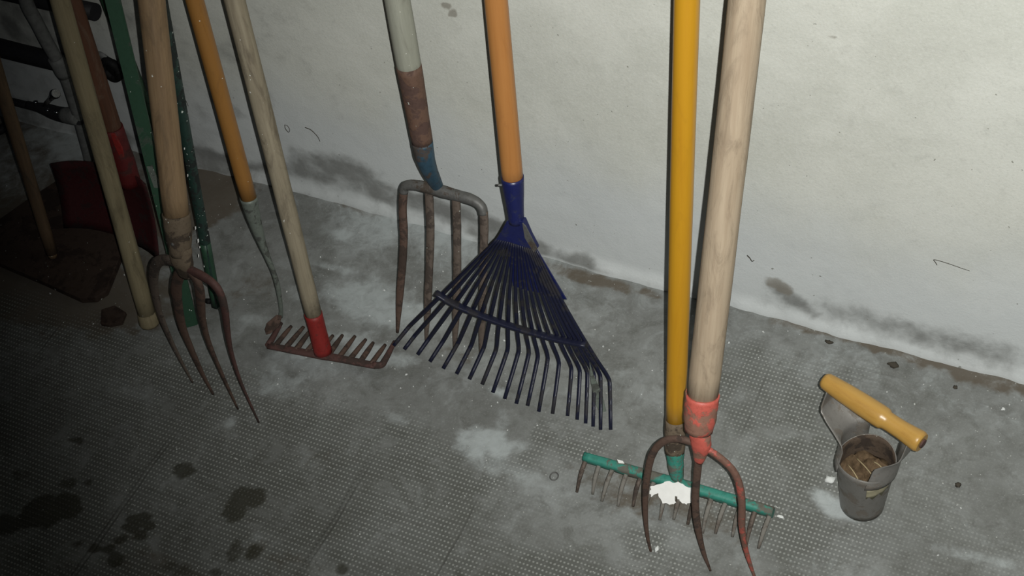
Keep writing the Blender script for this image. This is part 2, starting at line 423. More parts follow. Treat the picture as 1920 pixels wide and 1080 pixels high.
def wall_chans(X, Z):
    n1 = fbm(X, Z, 9, 5); n2 = fbm(X + 7, Z, 24, 4)
    white = .9 * (1 - sstep(Z + .10 * (n1 - .5), .10, .30))
    damp = np.zeros_like(X); brown = np.zeros_like(X)
    # rising damp along the foot of the wall, stronger to the left
    top = np.interp(X, [-2.0, -1.45, -1.32, -1.24, -1.19, -1.14, -1.05, -.96, -.87, -.79, -.74, -.66, -.58, -.48, -.42, -.38, -.28, -.1, .5],
                    [.08, .04, .045, .038, .05, .100, .092, .078, .066, .050, .036, .022, .013, .006, .020, .060, .055, .060, .05])
    bot = np.interp(X, [-2.0, -1.30, -1.15, -1.05, -.92, -.84, -.80, -.50, -.42, -.30, 0, .5], [.0, .008, .038, .034, .024, .008, .0, .0, .010, .016, .010, .010])
    st = np.interp(X, [-2.0, -1.4, -1.25, -1.18, -1.05, -.9, -.75, -.60, -.50, -.36, -.30, 0, .5], [.6, .7, .9, .6, 1.0, .95, .85, .8, .4, .34, .40, .38, .3])
    edge = sstep(top - Z + .034 * (n2 - .5), np.where(X > -.45, -.022, -.010), np.where(X > -.45, .030, .016))
    low = sstep(Z + .018 * (n1 - .5), bot * .55, bot * 1.15 + .002)
    damp += st * edge * (.30 + .70 * low) * (.72 + .5 * sstep(n2, .35, .6))
    for px, py, rx, rz, k, a in ((400, 300, .045, .022, 1.0, 0), (1465, 548, .022, .014, .8, -.5), (1500, 570, .03, .010, .6, -.6), (640, 310, .05, .02, .7, 0), (840, 388, .06, .02, .6, 0),
            (420, 200, .03, .012, .5, -.5), (450, 90, .05, .02, .35, .6), (1800, 640, .09, .022, .35, 0), (1620, 590, .06, .02, .35, 0), (480, 160, .02, .04, .35, .4), (330, 215, .02, .02, .4, 0), (60, 30, .05, .05, .4, 0), (20, 55, .02, .02, .8, 0)):
        cx, cz = px_wall(px, py); damp += k * spot(X, Z, cx, cz, rx, rz, a, .6)
    for px, py, rx, rz, k, a in ((1462, 540, .022, .014, .9, -.5), (835, 12, .008, .006, 1, .4), (848, 28, .007, .004, 1, .6), (1560, 70, .006, .004, .7, 0)):
        cx, cz = px_wall(px, py); brown += k * spot(X, Z, cx, cz, rx, rz, a, .5)
    # grime higher up on the left, beyond the tools
    damp += .34 * (1 - sstep(X + .10 * (n1 - .5), -1.45, -1.12)) * sstep(n2, .30, .65)
    damp += .16 * (1 - sstep(X + .12 * (n1 - .5), -1.10, -.80)) * sstep(n1, .45, .65)
    return np.stack([white, damp, brown, np.ones_like(X)], -1)
WX = np.concatenate([np.arange(-2.9, -1.72, .03), np.arange(-1.72, .10, .007), np.arange(.10, 1.6, .03)])
WZ = np.concatenate([np.arange(-.03, .72, .007), np.arange(.72, 2.3, .03)])
def wall_place(X, Z):
    y = -.0040 * (fbm(X, Z, 5, 2) - .2) - .0009 * (fbm(X, Z, 40, 3) - .3)
    y -= .008 * (1 - sstep(Z, .0, .026)) * (.2 + 1.0 * fbm(X, X * 0, 25, 4))        # rough mortar fillet at the foot
    return np.stack([X, y + .003, Z], -1)
wall = stain_grid('wall_back', WX, WZ, wall_place, wall_material(), wall_chans)

# ------------------------------------------------------------------ materials of the tools
M = {}
M['w_pale'] = wood('wood_pale_ash', (0.372, 0.299, 0.213), (0.286, 0.219, 0.150), (0.166, 0.126, 0.086), .45, rough=.6)
M['w_tan'] = wood('wood_tan', (0.296, 0.204, 0.115), (0.200, 0.130, 0.070), (0.111, 0.078, 0.048), .5, specks=.1, rough=.62)
M['w_olive'] = wood('wood_greyed_olive', (0.289, 0.246, 0.149), (0.212, 0.174, 0.102), (0.102, 0.085, 0.051), .45, specks=.2, rough=.75)
M['w_grey'] = wood('wood_weathered', (0.317, 0.277, 0.198), (0.220, 0.185, 0.128), (0.114, 0.092, 0.066), .55, specks=.35, rough=.75)
M['w_orange'] = wood('wood_orange_varnish', (0.297, 0.143, 0.037), (0.235, 0.104, 0.025), (0.134, 0.067, 0.025), .22, grain=.6, rough=.38, spec=.45, specks=.12, bump=.1)
M['w_orange2'] = wood('wood_orange_varnish_smooth', (0.392, 0.175, 0.052), (0.329, 0.136, 0.038), (0.210, 0.091, 0.032), .18, grain=.6, rough=.36, spec=.45, bump=.08)
M['w_yellow'] = wood('wood_yellow_varnish', (0.429, 0.218, 0.013), (0.352, 0.159, 0.009), (0.195, 0.092, 0.013), .10, grain=.5, rough=.33, spec=.5, bump=.06)
M['w_honey'] = wood('wood_honey', (0.422, 0.245, 0.058), (0.354, 0.184, 0.038), (0.218, 0.102, 0.020), .22, grain=.5, rough=.35, spec=.5, bump=.08)
M['w_red'] = wood('wood_red_brown', (.115, .048, .026), (.075, .034, .02), (.16, .12, .085), .4, rough=.7)
M['w_dark'] = wood('wood_dark_brown', (.16, .105, .06), (.10, .065, .038), (.05, .04, .03), .5, rough=.8)
M['w_paint'] = wood('wood_grey_paint', (0.315, 0.319, 0.264), (0.255, 0.259, 0.212), (0.145, 0.140, 0.111), .35, specks=.6, rough=.5, bump=.15)
M['mud'] = metal('muddy_socket', (.145, .112, .078), (.062, .048, .036), .55, .85, .2, specks=.3)
M['rust'] = metal('rusty_iron', (.105, .066, .050), (.060, .042, .034), .5, .72, .35, .15)
M['rust_red'] = metal('rusty_iron_red', (.098, .050, .043), (.062, .042, .036), .5, .72, .35, .1)
M['rust_grey'] = metal('rusty_iron_grey', (.125, .098, .080), (.070, .055, .046), .5, .68, .35, .2, specks=.15)
M['tooth'] = metal('dusty_tooth', (.185, .175, .155), (.135, .115, .098), .5, .9, .15)
M['iron'] = metal('dark_iron', (.13, .13, .125), (.085, .068, .055), .45, .55, .4, .35, specks=.15)
M['red'] = metal('worn_red_paint', (.50, .105, .078), (.24, .125, .088), .55, .5, .4)
M['red2'] = metal('bright_red_paint', (.235, .020, .017), (.13, .026, .020), .35, .55, .4)
M['dkred'] = metal('dark_red_paint', (.048, .009, .010), (.028, .009, .009), .45, .62, .35)
M['redsock'] = metal('red_socket_paint', (.10, .011, .011), (.06, .016, .014), .4, .55, .4)
M['teal'] = metal('teal_paint', (.035, .215, .165), (.115, .110, .090), .56, .5, .4)
M['green'] = metal('green_paint', (.026, .072, .042), (.045, .070, .050), .35, .45, .45, grit=.3, specks=.1)
M['green2'] = metal('green_plastic', (.022, .060, .030), (.030, .055, .035), .35, .5, .45, grit=.3, specks=.1)
M['dkgreen'] = metal('dark_green_paint', (.020, .048, .038), (.014, .020, .018), .5, .5, .45, specks=1.0)
M['blue'] = metal('dark_blue_enamel', (.010, .014, .078), (.013, .017, .060), .35, .36, .5, grit=.35)
M['blue_tine'] = metal('blue_black_wire', (.0075, .009, .026), (.014, .013, .018), .45, .45, .45, grit=.35)
M['blue_neck'] = metal('worn_blue_paint', (.030, .070, .105), (.060, .050, .045), .4, .45, .45)
M['brownsock'] = metal('brown_socket', (.125, .072, .050), (.085, .050, .040), .5, .65, .35, specks=.35)
M['greysock'] = metal('grey_green_socket', (.165, .19, .165), (.085, .09, .08), .45, .5, .4, .2, specks=.2)
M['white_paint'] = plain('white_flaking_paint', (.80, .80, .77), .6, var=.05)
M['steel'] = metal('dull_steel', (.205, .197, .182), (.17, .152, .13), .4, .48, .5, .35, grit=.35)
M['cup_in'] = metal('dirty_cup_lining', (.085, .062, .045), (.045, .034, .027), .5, .85, .2, specks=.2)
M['chrome'] = plain('chrome', (.30, .31, .32), .22, 1.0, .5, var=.0)
M['pipe_grey'] = plain('grey_pipe', (.17, .175, .168), .6, 0, .35, .25)
M['pipe_dark'] = plain('dark_pipe', (.020, .020, .022), .6, 0, .3, .2)
M['black'] = plain('solid_black', (.006, .006, .006), .7, 0, .25, .2)  # stands for the dark inside of the wall hole; also a floor lump
M['board'] = metal('dirty_brown_board', (.052, .036, .028), (.032, .022, .018), .5, .9, .15, specks=.2, scale=.6)
M['soil'] = plain('dry_soil', (.125, .085, .050), .95, 0, .1, .35, 260)
M['straw'] = plain('straw', (.36, .29, .17), .8, 0, .2, .2)
M['twig'] = plain('twig', (.060, .052, .040), .85, 0, .2, .2)
M['lime'] = plain('lime_crumb', (.66, .68, .66), .9, 0, .2, .1)
M['sticker'] = plain('old_sticker', (.36, .33, .22), .7, 0, .3, .25)

# ------------------------------------------------------------------ tool helpers
def lean(bot, top, r, zc):
    """direction from bot through the sight line of 'top', chosen so the pole meets the wall at height zc"""
    d = ray(*top); best = None
    for k in range(1, 1500):
        T = CAM + d * (1.0 + k * .001)
        if T.y > -r: break
        v = T - bot
        if v.y <= 1e-4: continue
        s = (-r - bot.y) / v.y; z = bot.z + s * v.z
        if best is None or abs(z - zc) < best[0]: best = (abs(z - zc), v, s)
    return best[1].normalized(), (best[1] * best[2]).length
def axis_at(bot, dr, py):
    """length along the pole where it crosses image row py"""
    lo, hi = -.3, 1.6
    def row(s):
        q = bot + dr * s - CAM; return q.dot(DOWN) / q.dot(FWD) * FPX + 540
    for _ in range(50):
        mid = (lo + hi) / 2
        if row(mid) > py: lo = mid
        else: hi = mid
    return lo
def depth_r(p, wpx):                          # half width in metres of something wpx wide at p
    return wpx * .5 * (p - CAM).dot(FWD) / FPX
def pole(root, bot, dr, s0, s1, r0, r1, mat, name='handle', n=26, jitter=.012, bow=.0, seg=22, seed=1, side=V((1, 0, 0))):
    pts = []
    for k in range(n):
        t = k / (n - 1)
        pts.append(bot + dr * (s0 + (s1 - s0) * t) + side * (bow * math.sin(math.pi * t)))
    return sweep(name, pts, [r0, r1], mat, root, seg=seg, jitter=jitter, roundcap=True, seed=seed)
def tilt_plane(p, q, xdir=(1, 0, 0)):         # plane through p and q that also contains xdir
    n = V(xdir).cross(V(q) - V(p)).normalized(); return (V(p), n)

# ------------------------------------------------------------------ fork with three bent tines, red socket, pale handle
b12 = on_y(1307, 835, -.37)
d12, L12 = lean(b12, (1395, 0), .024, 1.12)
root = thing('hay_fork', V((b12.x, -.40, 0)), 'three-tine rusty fork with red socket and thick pale wooden handle', 'fork')
s = axis_at(b12, d12, 752)
pole(root, b12, d12, s, L12, .0172, .0178, M['w_pale'], seed=2, jitter=.016, bow=.003)
pt = tilt_plane(b12, on_z(1330, 1068))
# rolled sleeve socket, open along a seam on the left
s1 = axis_at(b12, d12, 738); s0 = axis_at(b12, d12, 806)
sock = sweep('socket', [b12 + d12 * (s0 + (s1 - s0) * k / 9) for k in range(10)], [.0158, .0176, .0186, .0191], M['red'], root, seg=24, jitter=.03, seed=4)
seam_a = b12 + d12 * s0; seam_b = b12 + d12 * (s1 - .006)
sm = sweep('socket_seam', [p + (CAM - p).normalized() * .0188 + RIGHT * .004 for p in (seam_a, (seam_a + seam_b) / 2, seam_b)], [.0010, .0014, .0010], M['rust'], root, seg=8); sub_of(sm, sock)
blob('rivet', b12 + d12 * (s0 + .018) + (CAM - b12).normalized() * .017 + RIGHT * .006, .003, M['rust'], root, rough=.05)
neck = [on_plane(x, y, pt) for x, y in ((1312, 796), (1314, 815), (1314, 832), (1313, 846), (1310, 866))]
neck[0] = b12 + d12 * (s0 + .004); neck[1] = neck[1].lerp(b12 + d12 * axis_at(b12, d12, 815), .35)
sweep('neck', smooth_path(neck, 5), [.0150, .0128, .0118, .0098, .0052], M['red'], root, seg=16, sec=circle_sec(16, 1.0, .72, 2.4), jitter=.03, seed=5)
def tines(root, plane, lists, r0, r1, mat, sec=None, seed=0, ts=.62):
    out = []
    for i, L in enumerate(lists):
        P = [on_plane(x, y, plane) for x, y in L]
        pth = smooth_path(P, 7)
        n = len(pth)
        rad = [r0 * (1 - .12 * k / n) if k / n < ts else r0 * .9 + (r1 - r0 * .9) * ((k / n - ts) / (1 - ts)) ** 1.15 for k in range(n)]
        m_ = mat[i] if isinstance(mat, (list, tuple)) else mat
        out.append(sweep('tine', pth, rad, m_, root, seg=12, sec=sec, jitter=.03, seed=seed + i))
    return out
t12 = metal('red_to_rust', (.36, .085, .064), (.15, .080, .058), .75, .55, .4)
tines(root, pt, [
    [(1316, 838), (1296, 829), (1272, 823), (1248, 826), (1228, 843), (1217, 872), (1211, 915), (1210, 960), (1214, 1005), (1223, 1046)],
    [(1313, 838), (1309, 870), (1305, 915), (1304, 950), (1309, 992), (1319, 1035), (1332, 1070)],
    [(1315, 836), (1335, 848), (1358, 865), (1376, 885), (1387, 912), (1391, 945), (1391, 985), (1397, 1025), (1408, 1062), (1419, 1092)]],
    .0047, .0012, [M['rust'], M['rust'], t12], circle_sec(12, 1.0, .8, 2.4), seed=11)

# ------------------------------------------------------------------ rake with teal head on a yellow handle
b11 = on_z(1264, 893, .034)
d11, L11 = lean(b11, (1288, 0), .020, 1.15)
root = thing('garden_rake', V((b11.x, b11.y, 0)), 'garden rake with chipped teal head and bright yellow varnished handle', 'rake')
s = axis_at(b11, d11, 800)
pole(root, b11, d11, s, L11, .0122, .0140, M['w_yellow'], seed=3, jitter=.004)
s2 = axis_at(b11, d11, 785); s3 = axis_at(b11, d11, 848)
sweep('ferrule', [b11 + d11 * (s3 + (s2 - s3) * k / 7) for k in range(8)], [.0118, .0128, .0133, .0131], M['mud'], root, seg=20, jitter=.03, seed=8)
barz = .030
bar_px = [(1096, 857), (1180, 882), (1268, 907), (1360, 934), (1450, 961)]
bar = [on_z(x, y, barz) for x, y in bar_px]
fr = V((0, -1, 0))
sweep('head_bar', smooth_path(bar, 8), [.0085, .0095, .0100, .0098, .0088], M['teal'], root, seg=14, sec=circle_sec(14, .7, 1.0, 3.2), ref=(0, -.3, 1), jitter=.03, seed=6)
s4 = axis_at(b11, d11, 842)
sp0 = b11 + d11 * s4; sp2 = on_z(1271, 902, barz + .004)
tsk = sweep('socket', smooth_path([sp0, sp0.lerp(sp2, .5) + V((0, -.002, 0)), sp2], 6), [.0118, .0100, .0072], M['teal'], root, seg=16, jitter=.04, seed=9)
o = sweep('socket_seam', [sp0.lerp(sp2, k) + (CAM - sp0).normalized() * (.0112 - .004 * k) - RIGHT * .001 for k in (.05, .5, .9)], [.0012, .0022, .0028], M['rust'], root, seg=8); sub_of(o, tsk)
nt = 14
for i in range(nt):
    t = i / (nt - 1)
    a = bar[0].lerp(bar[-1], .012 + .976 * t)
    tip = a + V((-.001 + .002 * math.sin(i * 2.3), -.036 + .004 * math.sin(i * 1.9), -barz + .002))
    midp = a.lerp(tip, .5) + V((0, -.003, .004))
    sweep('tooth', smooth_path([a, midp, tip], 4), [.0032, .0030, .0018], M['tooth'] if i % 4 else M['rust_grey'], root, seg=8, jitter=.04, seed=20 + i)
pl_t = tilt_plane(bar[2] + V((0, -.010, .006)), bar[2] + V((0, -.042, -barz + .012)))
pp = [(1222, 911), (1240, 907), (1252, 902), (1262, 905), (1272, 903), (1285, 911), (1298, 914), (1299, 930), (1297, 942), (1288, 946), (1281, 944), (1274, 936), (1266, 930), (1268, 943), (1262, 945), (1243, 944), (1239, 935), (1235, 925), (1228, 927), (1221, 932), (1219, 920)]
rr = random.Random(9); pq = []
for k, (x, y) in enumerate(pp):
    x2, y2 = pp[(k + 1) % len(pp)]
    for f in (0, .33, .66): pq.append((x + (x2 - x) * f + rr.uniform(-1.6, 1.6) * (f > 0), y + (y2 - y) * f + rr.uniform(-1.6, 1.6) * (f > 0)))
o = slab('paint_patch', [on_plane(x, y, pl_t) for x, y in pq], .0016, M['white_paint'], root); o['label'] = 'ragged patch of white paint'
o = slab('paint_patch', [on_z(x, y, barz + .0086) for x, y in ((1157, 862), (1168, 865), (1171, 870), (1160, 869))], .001, M['white_paint'], root)

# ------------------------------------------------------------------ leaf rake
b10 = on_z(998, 735)
d10, L10 = lean(b10, (930, 0), .020, 1.12)
root = thing('leaf_rake', V((b10.x, b10.y, 0)), 'dark blue leaf rake with fanned wire tines on an orange handle', 'rake')
s = axis_at(b10, d10, 352)
pole(root, b10, d10, s, L10, .0130, .0137, M['w_orange2'], seed=4, jitter=.004)
sA = axis_at(b10, d10, 331); sB = axis_at(b10, d10, 416)
sk = sweep('socket', [b10 + d10 * (sB + (sA - sB) * k / 11) for k in range(12)], [.0098, .0104, .0118, .0132, .0139], M['blue'], root, seg=22, jitter=.008, seed=5)
cv = (CAM - b10).normalized()
pb = b10 + d10 * axis_at(b10, d10, 347)
o = blob('bolt', pb + cv * .0138 + RIGHT * .002, .0026, M['iron'], root, rough=.05, sub=1); sub_of(o, sk)
o = sweep('nail', [pb - RIGHT * .008, pb - RIGHT * .0175], [.0016, .0016], M['iron'], root, seg=8, roundcap=True); sub_of(o, sk)
o = slab('orange_chip', [b10 + d10 * axis_at(b10, d10, y) + cv * .0122 + RIGHT * x for x, y in ((-.002, 397), (.0005, 398), (.0012, 404), (-.0012, 405))], .0008, M['red'], root); sub_of(o, sk)
apex = b10 + d10 * axis_at(b10, d10, 422)
hp = tilt_plane(apex, V((apex.x, apex.y - .026, apex.z - .25)))
hn = hp[1] if hp[1].y < 0 else -hp[1]
P = lambda x, y: on_plane(x, y, hp)
hc = slab('head_clamp', [P(953, 410) + hn * .006, P(984, 410) + hn * .006, P(996, 440) + hn * .005, P(1008, 467) + hn * .003, P(985, 459) + hn * .005, P(958, 450) + hn * .005, P(931, 447) + hn * .003, P(942, 430) + hn * .005],
          .010, M['blue'], root, nrm=hn, bevel=.0016, smooth=False)
o = slab('clamp_flange', [P(984, 412) + hn * .0072, P(990, 418) + hn * .0072, P(1010, 462) + hn * .005, P(1004, 469) + hn * .005, P(988, 440) + hn * .0065], .0016, M['iron'], root, nrm=hn); sub_of(o, hc)
tips = [(738, 648), (758, 655), (783, 665), (806, 678), (831, 691), (856, 701), (880, 711), (904, 721), (924, 736), (946, 748), (968, 757), (989, 761), (1010, 772), (1036, 776), (1064, 780), (1082, 787), (1098, 794), (1112, 800), (1126, 806), (1145, 806)]
for i, (x, y) in enumerate(tips):
    t = i / 19.0
    e = P(934 + 70 * t, 446 + 20 * t)
    tip = on_z(x, y, .002 if i else .013)
    dl = (tip - apex).dot(hn)
    tp = tip - hn * dl
    r = (tp - e).normalized()
    bend = tp - r * (abs(dl) * 1.0)
    L = (bend - e).length
    pth = [e + r * (L * k / 6) + hn * (.010 * math.sin(math.pi * k / 6) * .5) for k in range(6)]
    pth += [bend - r * .006, bend + (tip - bend) * .16, tip]
    sweep('tine', smooth_path(pth, 3), [.0014, .0022, .0029, .0031, .0030, .0028], M['blue_tine'], root, seg=8, sec=circle_sec(8, 1.0, .7), ref=hn, seed=60 + i)
o = slab('head_web', [P(950, 450), P(978, 456), P(1005, 466), P(1030, 508), P(1062, 562), P(1040, 557), P(1018, 550), P(990, 545), P(962, 536), P(955, 500)], .0016, M['blue'], root, nrm=hn)
br = [P(823, 540), P(860, 562), P(905, 581), P(955, 599), P(1005, 614), P(1055, 627), P(1105, 637)]
sweep('brace_bar', smooth_path([p + hn * .010 for p in br], 5), [.0052, .0052], M['blue_tine'], root, seg=12, sec=circle_sec(12, .6, 1.0, 3.0), ref=hn, seed=3)
# cobweb-caught dry leaf shreds on the last tine
o = slab('leaf_scrap', [P(1112, 668) + hn * .012, P(1120, 690) + hn * .014, P(1137, 722) + hn * .016, P(1146, 754) + hn * .018, P(1139, 757) + hn * .022, P(1128, 735) + hn * .022, P(1117, 700) + hn * .016], .0012, M['greysock'], root, nrm=hn)
o['label'] = 'grey shred caught on the outer tine'

# ------------------------------------------------------------------ digging fork with four straight tines
b9 = on_y(795, 285, -.125)
d9, L9 = lean(b9, (745, 0), .022, 1.05)
root = thing('digging_fork', V((on_z(826, 642).x, -.2, 0)), 'four-tine digging fork with brown and blue socket and grey painted handle', 'fork')
sh = axis_at(b9, d9, 122); s0 = axis_at(b9, d9, 268)
pole(root, b9, d9, sh - .02, L9, .0152, .0165, M['w_paint'], seed=5, jitter=.012)
sweep('socket', [b9 + d9 * (s0 + (sh - s0) * k / 11) for k in range(12)], [.0136, .0143, .0150, .0158], M['brownsock'], root, seg=22, jitter=.012, seed=7)
pf = tilt_plane(on_y(804, 370, -.117), on_z(800, 642, .001))
nk = [b9 + d9 * (s0 + .002), b9 + d9 * axis_at(b9, d9, 292), None, on_plane(820, 349, pf), on_plane(826, 360, pf)]
nk[2] = nk[1].lerp(nk[3], .5) + (b9 + d9 * axis_at(b9, d9, 318) - nk[1].lerp(nk[3], .5)) * .4
sweep('neck', smooth_path(nk, 5), [.0137, .0130, .0108, .0080, .0062], M['blue_neck'], root, seg=18, jitter=.015, seed=8)
Lb = [(757, 362), (758, 352), (766, 347), (785, 348), (806, 353), (830, 359), (855, 366), (878, 372), (895, 380), (904, 390), (907, 402)]
sweep('shoulder_bar', smooth_path([on_plane(x, y, pf) for x, y in Lb], 4), [.0060, .0068, .0076, .0084, .0076, .0068, .0060], M['iron'], root, seg=12, jitter=.03, seed=9)
tines(root, pf, [
    [(757, 356), (755, 390), (757, 440), (755, 490), (750, 550), (745, 624)],
    [(804, 354), (806, 400), (807, 440), (805, 500), (802, 570), (799, 641)],
    [(855, 367), (856, 400), (857, 440), (857, 515), (855, 590), (852, 656)],
    [(907, 396), (908, 430), (907, 465), (906, 530), (904, 600), (901, 668)]],
    .0060, .0016, [M['rust'], M['rust_grey'], M['rust_grey'], M['rust_grey']], circle_sec(12, 1.0, .62, 3.0), seed=30, ts=.78)

# ------------------------------------------------------------------ rake with red socket
b8 = on_z(606, 660, .018)
d8, L8 = lean(b8, (435, 0), .020, 1.15)
root = thing('garden_rake', V((b8.x, b8.y, 0)), 'rusty iron garden rake with bright red socket and weathered grey-brown handle', 'rake')
s = axis_at(b8, d8, 600)
pole(root, b8, d8, s, L8, .0116, .0142, M['w_grey'], seed=6, jitter=.022, bow=.004)
sR = axis_at(b8, d8, 588)
sweep('socket', [b8 + d8 * (sR * k / 9) for k in range(10)], [.0132, .0124, .0122, .0128], M['red2'], root, seg=20, jitter=.02, seed=10)
zb = .013
L = [on_z(x, y, zb) for x, y in ((503, 648), (560, 659), (607, 667), (660, 677), (705, 686))]
sweep('head_bar', smooth_path(L, 6), [.0050, .0055, .0062, .0055, .0050], M['rust_red'], root, seg=12, sec=circle_sec(12, 1.0, .6, 3.0), ref=(0, 0, 1), jitter=.04, seed=11)
nt = 10
for i in range(nt):
    t = (i + .6) / (nt + .1)
    a = L[0].lerp(L[-1], t)
    tip = a + V((-.003 + .002 * math.sin(i * 2.1), .047 + .003 * math.sin(i * 1.3), -zb + .003))
    sweep('tooth', [a.lerp(tip, k / 5) for k in range(6)], [.0040, .0039, .0036, .0024], M['rust'], root, seg=8, jitter=.05, seed=80 + i)
e1 = L[-1]; tipR = on_z(740, 641, .003)
sweep('end_tooth', smooth_path([e1 - V((.004, 0, 0)), e1 + V((.006, .004, 0)), on_z(722, 675, .010), tipR], 5), [.0052, .0050, .0046, .0030], M['rust_red'], root, seg=10, jitter=.03, seed=95)
e0 = L[0]; tipL = on_z(527, 606, .003)
sweep('end_tooth', [e0.lerp(tipL, k / 5) for k in range(6)], [.0048, .0042, .0030], M['rust_red'], root, seg=10, jitter=.03, seed=96)

# ------------------------------------------------------------------ hoe with goose neck
b7 = on_z(530, 605)
d7, L7 = lean(b7, (365, 0), .018, 1.12)
root = thing('draw_hoe', on_z(512, 600), 'narrow hoe with orange varnished handle and thin grey-green curved neck', 'hoe')
s = axis_at(b7, d7, 372)
pole(root, b7, d7, s - .002, L7, .0112, .0118, M['w_orange'], seed=7, jitter=.01)
ph = tilt_plane(b7, b7 + d7)
nkp = [(466, 370), (472, 395), (481, 425), (491, 455), (502, 483), (512, 508), (519, 530), (524, 556), (527, 580), (526, 594)]
sweep('neck', smooth_path([on_plane(x, y, ph) for x, y in nkp], 4), [.0122, .0106, .0084, .0060, .0042, .0034, .0038, .0032, .0030, .0034], M['greysock'], root, seg=16, jitter=.02, seed=12)
hb = [on_z(x, y, z) for x, y, z in ((528, 592, .030), (519, 590, .032), (500, 606, .024), (496, 618, .018), (499, 628, .016), (508, 625, .016), (524, 611, .018))]
slab('blade', hb, .0035, M['rust'], root, bevel=.0008)

# ------------------------------------------------------------------ hook fork with four tines, thick tan handle
b6 = on_y(340, 485, -.36)
d6, L6 = lean(b6, (284, 0), .024, 1.08)
root = thing('manure_fork', V((b6.x, -.39, 0)), 'four-tine rusty manure fork with mud-caked socket and thick tan handle', 'fork')
s = axis_at(b6, d6, 410)
pole(root, b6, d6, s, L6, .0160, .0158, M['w_tan'], seed=8, jitter=.014)
sA = axis_at(b6, d6, 400); sB = axis_at(b6, d6, 478)
sweep('socket', [b6 + d6 * (sB + (sA - sB) * k / 11) for k in range(12)], [.0120, .0150, .0168, .0172, .0170], M['mud'], root, seg=22, jitter=.03, seed=13)
p6 = tilt_plane(b6, on_z(424, 754), (on_z(485, 792) - on_z(362, 718)).normalized())
nk = [b6 + d6 * (sB + .012), b6 + d6 * axis_at(b6, d6, 488), on_plane(345, 503, p6), on_plane(347, 516, p6)]
sweep('neck', smooth_path(nk, 4), [.0130, .0132, .0112, .0080], M['mud'], root, seg=16, sec=circle_sec(16, 1.25, .8), jitter=.04, seed=14)
tines(root, p6, [
    [(346, 500), (330, 492), (313, 487), (298, 490), (290, 503), (288, 530), (293, 562), (301, 592), (322, 642), (343, 684), (362, 719)],
    [(346, 504), (336, 516), (331, 535), (332, 560), (341, 610), (360, 658), (380, 702), (400, 740)],
    [(348, 506), (364, 518), (373, 538), (376, 565), (379, 595), (391, 642), (418, 706), (446, 767)],
    [(344, 500), (360, 508), (380, 518), (400, 532), (414, 553), (422, 585), (426, 620), (434, 663), (452, 718), (485, 792)]],
    .0080, .0018, [M['rust_grey'], M['rust'], M['rust'], M['rust_red']], circle_sec(12, 1.0, .6, 2.6), seed=40, ts=.40)
blob('bolt_head', b6 + d6 * axis_at(b6, d6, 458) + (CAM - b6).normalized() * .0155 - RIGHT * .008, .0034, M['iron'], root, rough=.1, sub=1)

# ------------------------------------------------------------------ dark green stake with white chips, behind the manure fork
b5 = on_z(406, 574)
d5, L5 = lean(b5, (303, 0), .014, 1.10)
root = thing('plant_stake', b5, 'dark green square stake flecked with white paint behind the manure fork', 'stake')
sweep('shaft', [b5 + d5 * (L5 * k / 15) for k in range(16)], [.0066, .0064], M['dkgreen'], root, seg=12, sec=circle_sec(12, 1, 1, 4.0), jitter=.02, seed=15)
s_ = axis_at(b5, d5, 530)
sweep('sleeve', [b5 + d5 * (.004 + (axis_at(b5, d5, 455) - .004) * k / 5) for k in range(6)], [.0070, .0078], M['green'], root, seg=14, jitter=.03, seed=16)
cv5 = (CAM - b5).normalized()
for (x, y, dx, dy) in ((366, 428, 4, 10), (371, 452, 5, 12), (374, 464, 4, 6), (371, 480, 3, 10), (382, 500, 3, 5), (352, 330, 3, 8), (346, 280, 3, 6)):
    q = b5 + d5 * axis_at(b5, d5, y) + cv5 * .0085
    c_ = q + RIGHT * ((x - ((q - CAM).dot(RIGHT) / (q - CAM).dot(FWD) * FPX + 960)) * .0007)
    dx *= .55; dy *= .6
    slab('paint_chip', [c_ + RIGHT * (-dx * .0004) - DOWN * (dy * .0003), c_ + RIGHT * (dx * .0003) - DOWN * (dy * .0004), c_ + RIGHT * (dx * .0004) + DOWN * (dy * .0002), c_ + DOWN * (dy * .0005) - RIGHT * dx * .0002], .001, M['white_paint'], root)

# ------------------------------------------------------------------ green angle post
b4 = on_z(356, 610)
d4, L4 = lean(b4, (208, 0), .018, 1.10)
root = thing('angle_post', b4, 'green painted angle-iron post passing behind the manure fork handle', 'post')
th = .0022; W_ = .0115
sec = [(-W_, .004), (-W_ + .001, .004 - th * 1.1), (0.0, -.0105 + .0), (W_ - .001, .004 - th * 1.1), (W_, .004), (W_ - .0008, .004 + th), (0, -.0105 + th * 1.6), (-W_ + .0008, .004 + th)]
sec = [(u, -v) for u, v in sec][::-1]
po = sweep('angle_bar', [b4 + d4 * (.002 + L4 * k / 19) for k in range(20)], 1.0, M['green'], root, sec=sec, seed=17)
po.data.polygons.foreach_set('use_smooth', [False] * len(po.data.polygons))
ch = b4 + d4 * axis_at(b4, d4, 335) + (CAM - b4).normalized() * .013
slab('tape_scrap', [ch + RIGHT * x + d4 * y for x, y in ((-.006, .018), (.002, .019), (.005, -.004), (.004, -.016), (-.003, -.015))], .001, M['greysock'], root)

bg = on_z(338, 362)
dg, Lg = lean(bg, (199, 0), .014, .80)
root = thing('plant_stake', bg, 'slim green plastic stake standing close to the wall behind the green angle-iron post', 'stake')
sweep('shaft', [bg + dg * (.002 + Lg * k / 15) for k in range(16)], [.0082, .0080], M['green2'], root, seg=14, jitter=.012, seed=31)
sweep('end_cap', [bg + dg * z for z in (.001, .006, .022)], [.0070, .0090, .0090], M['dkgreen'], root, seg=14, seed=32)

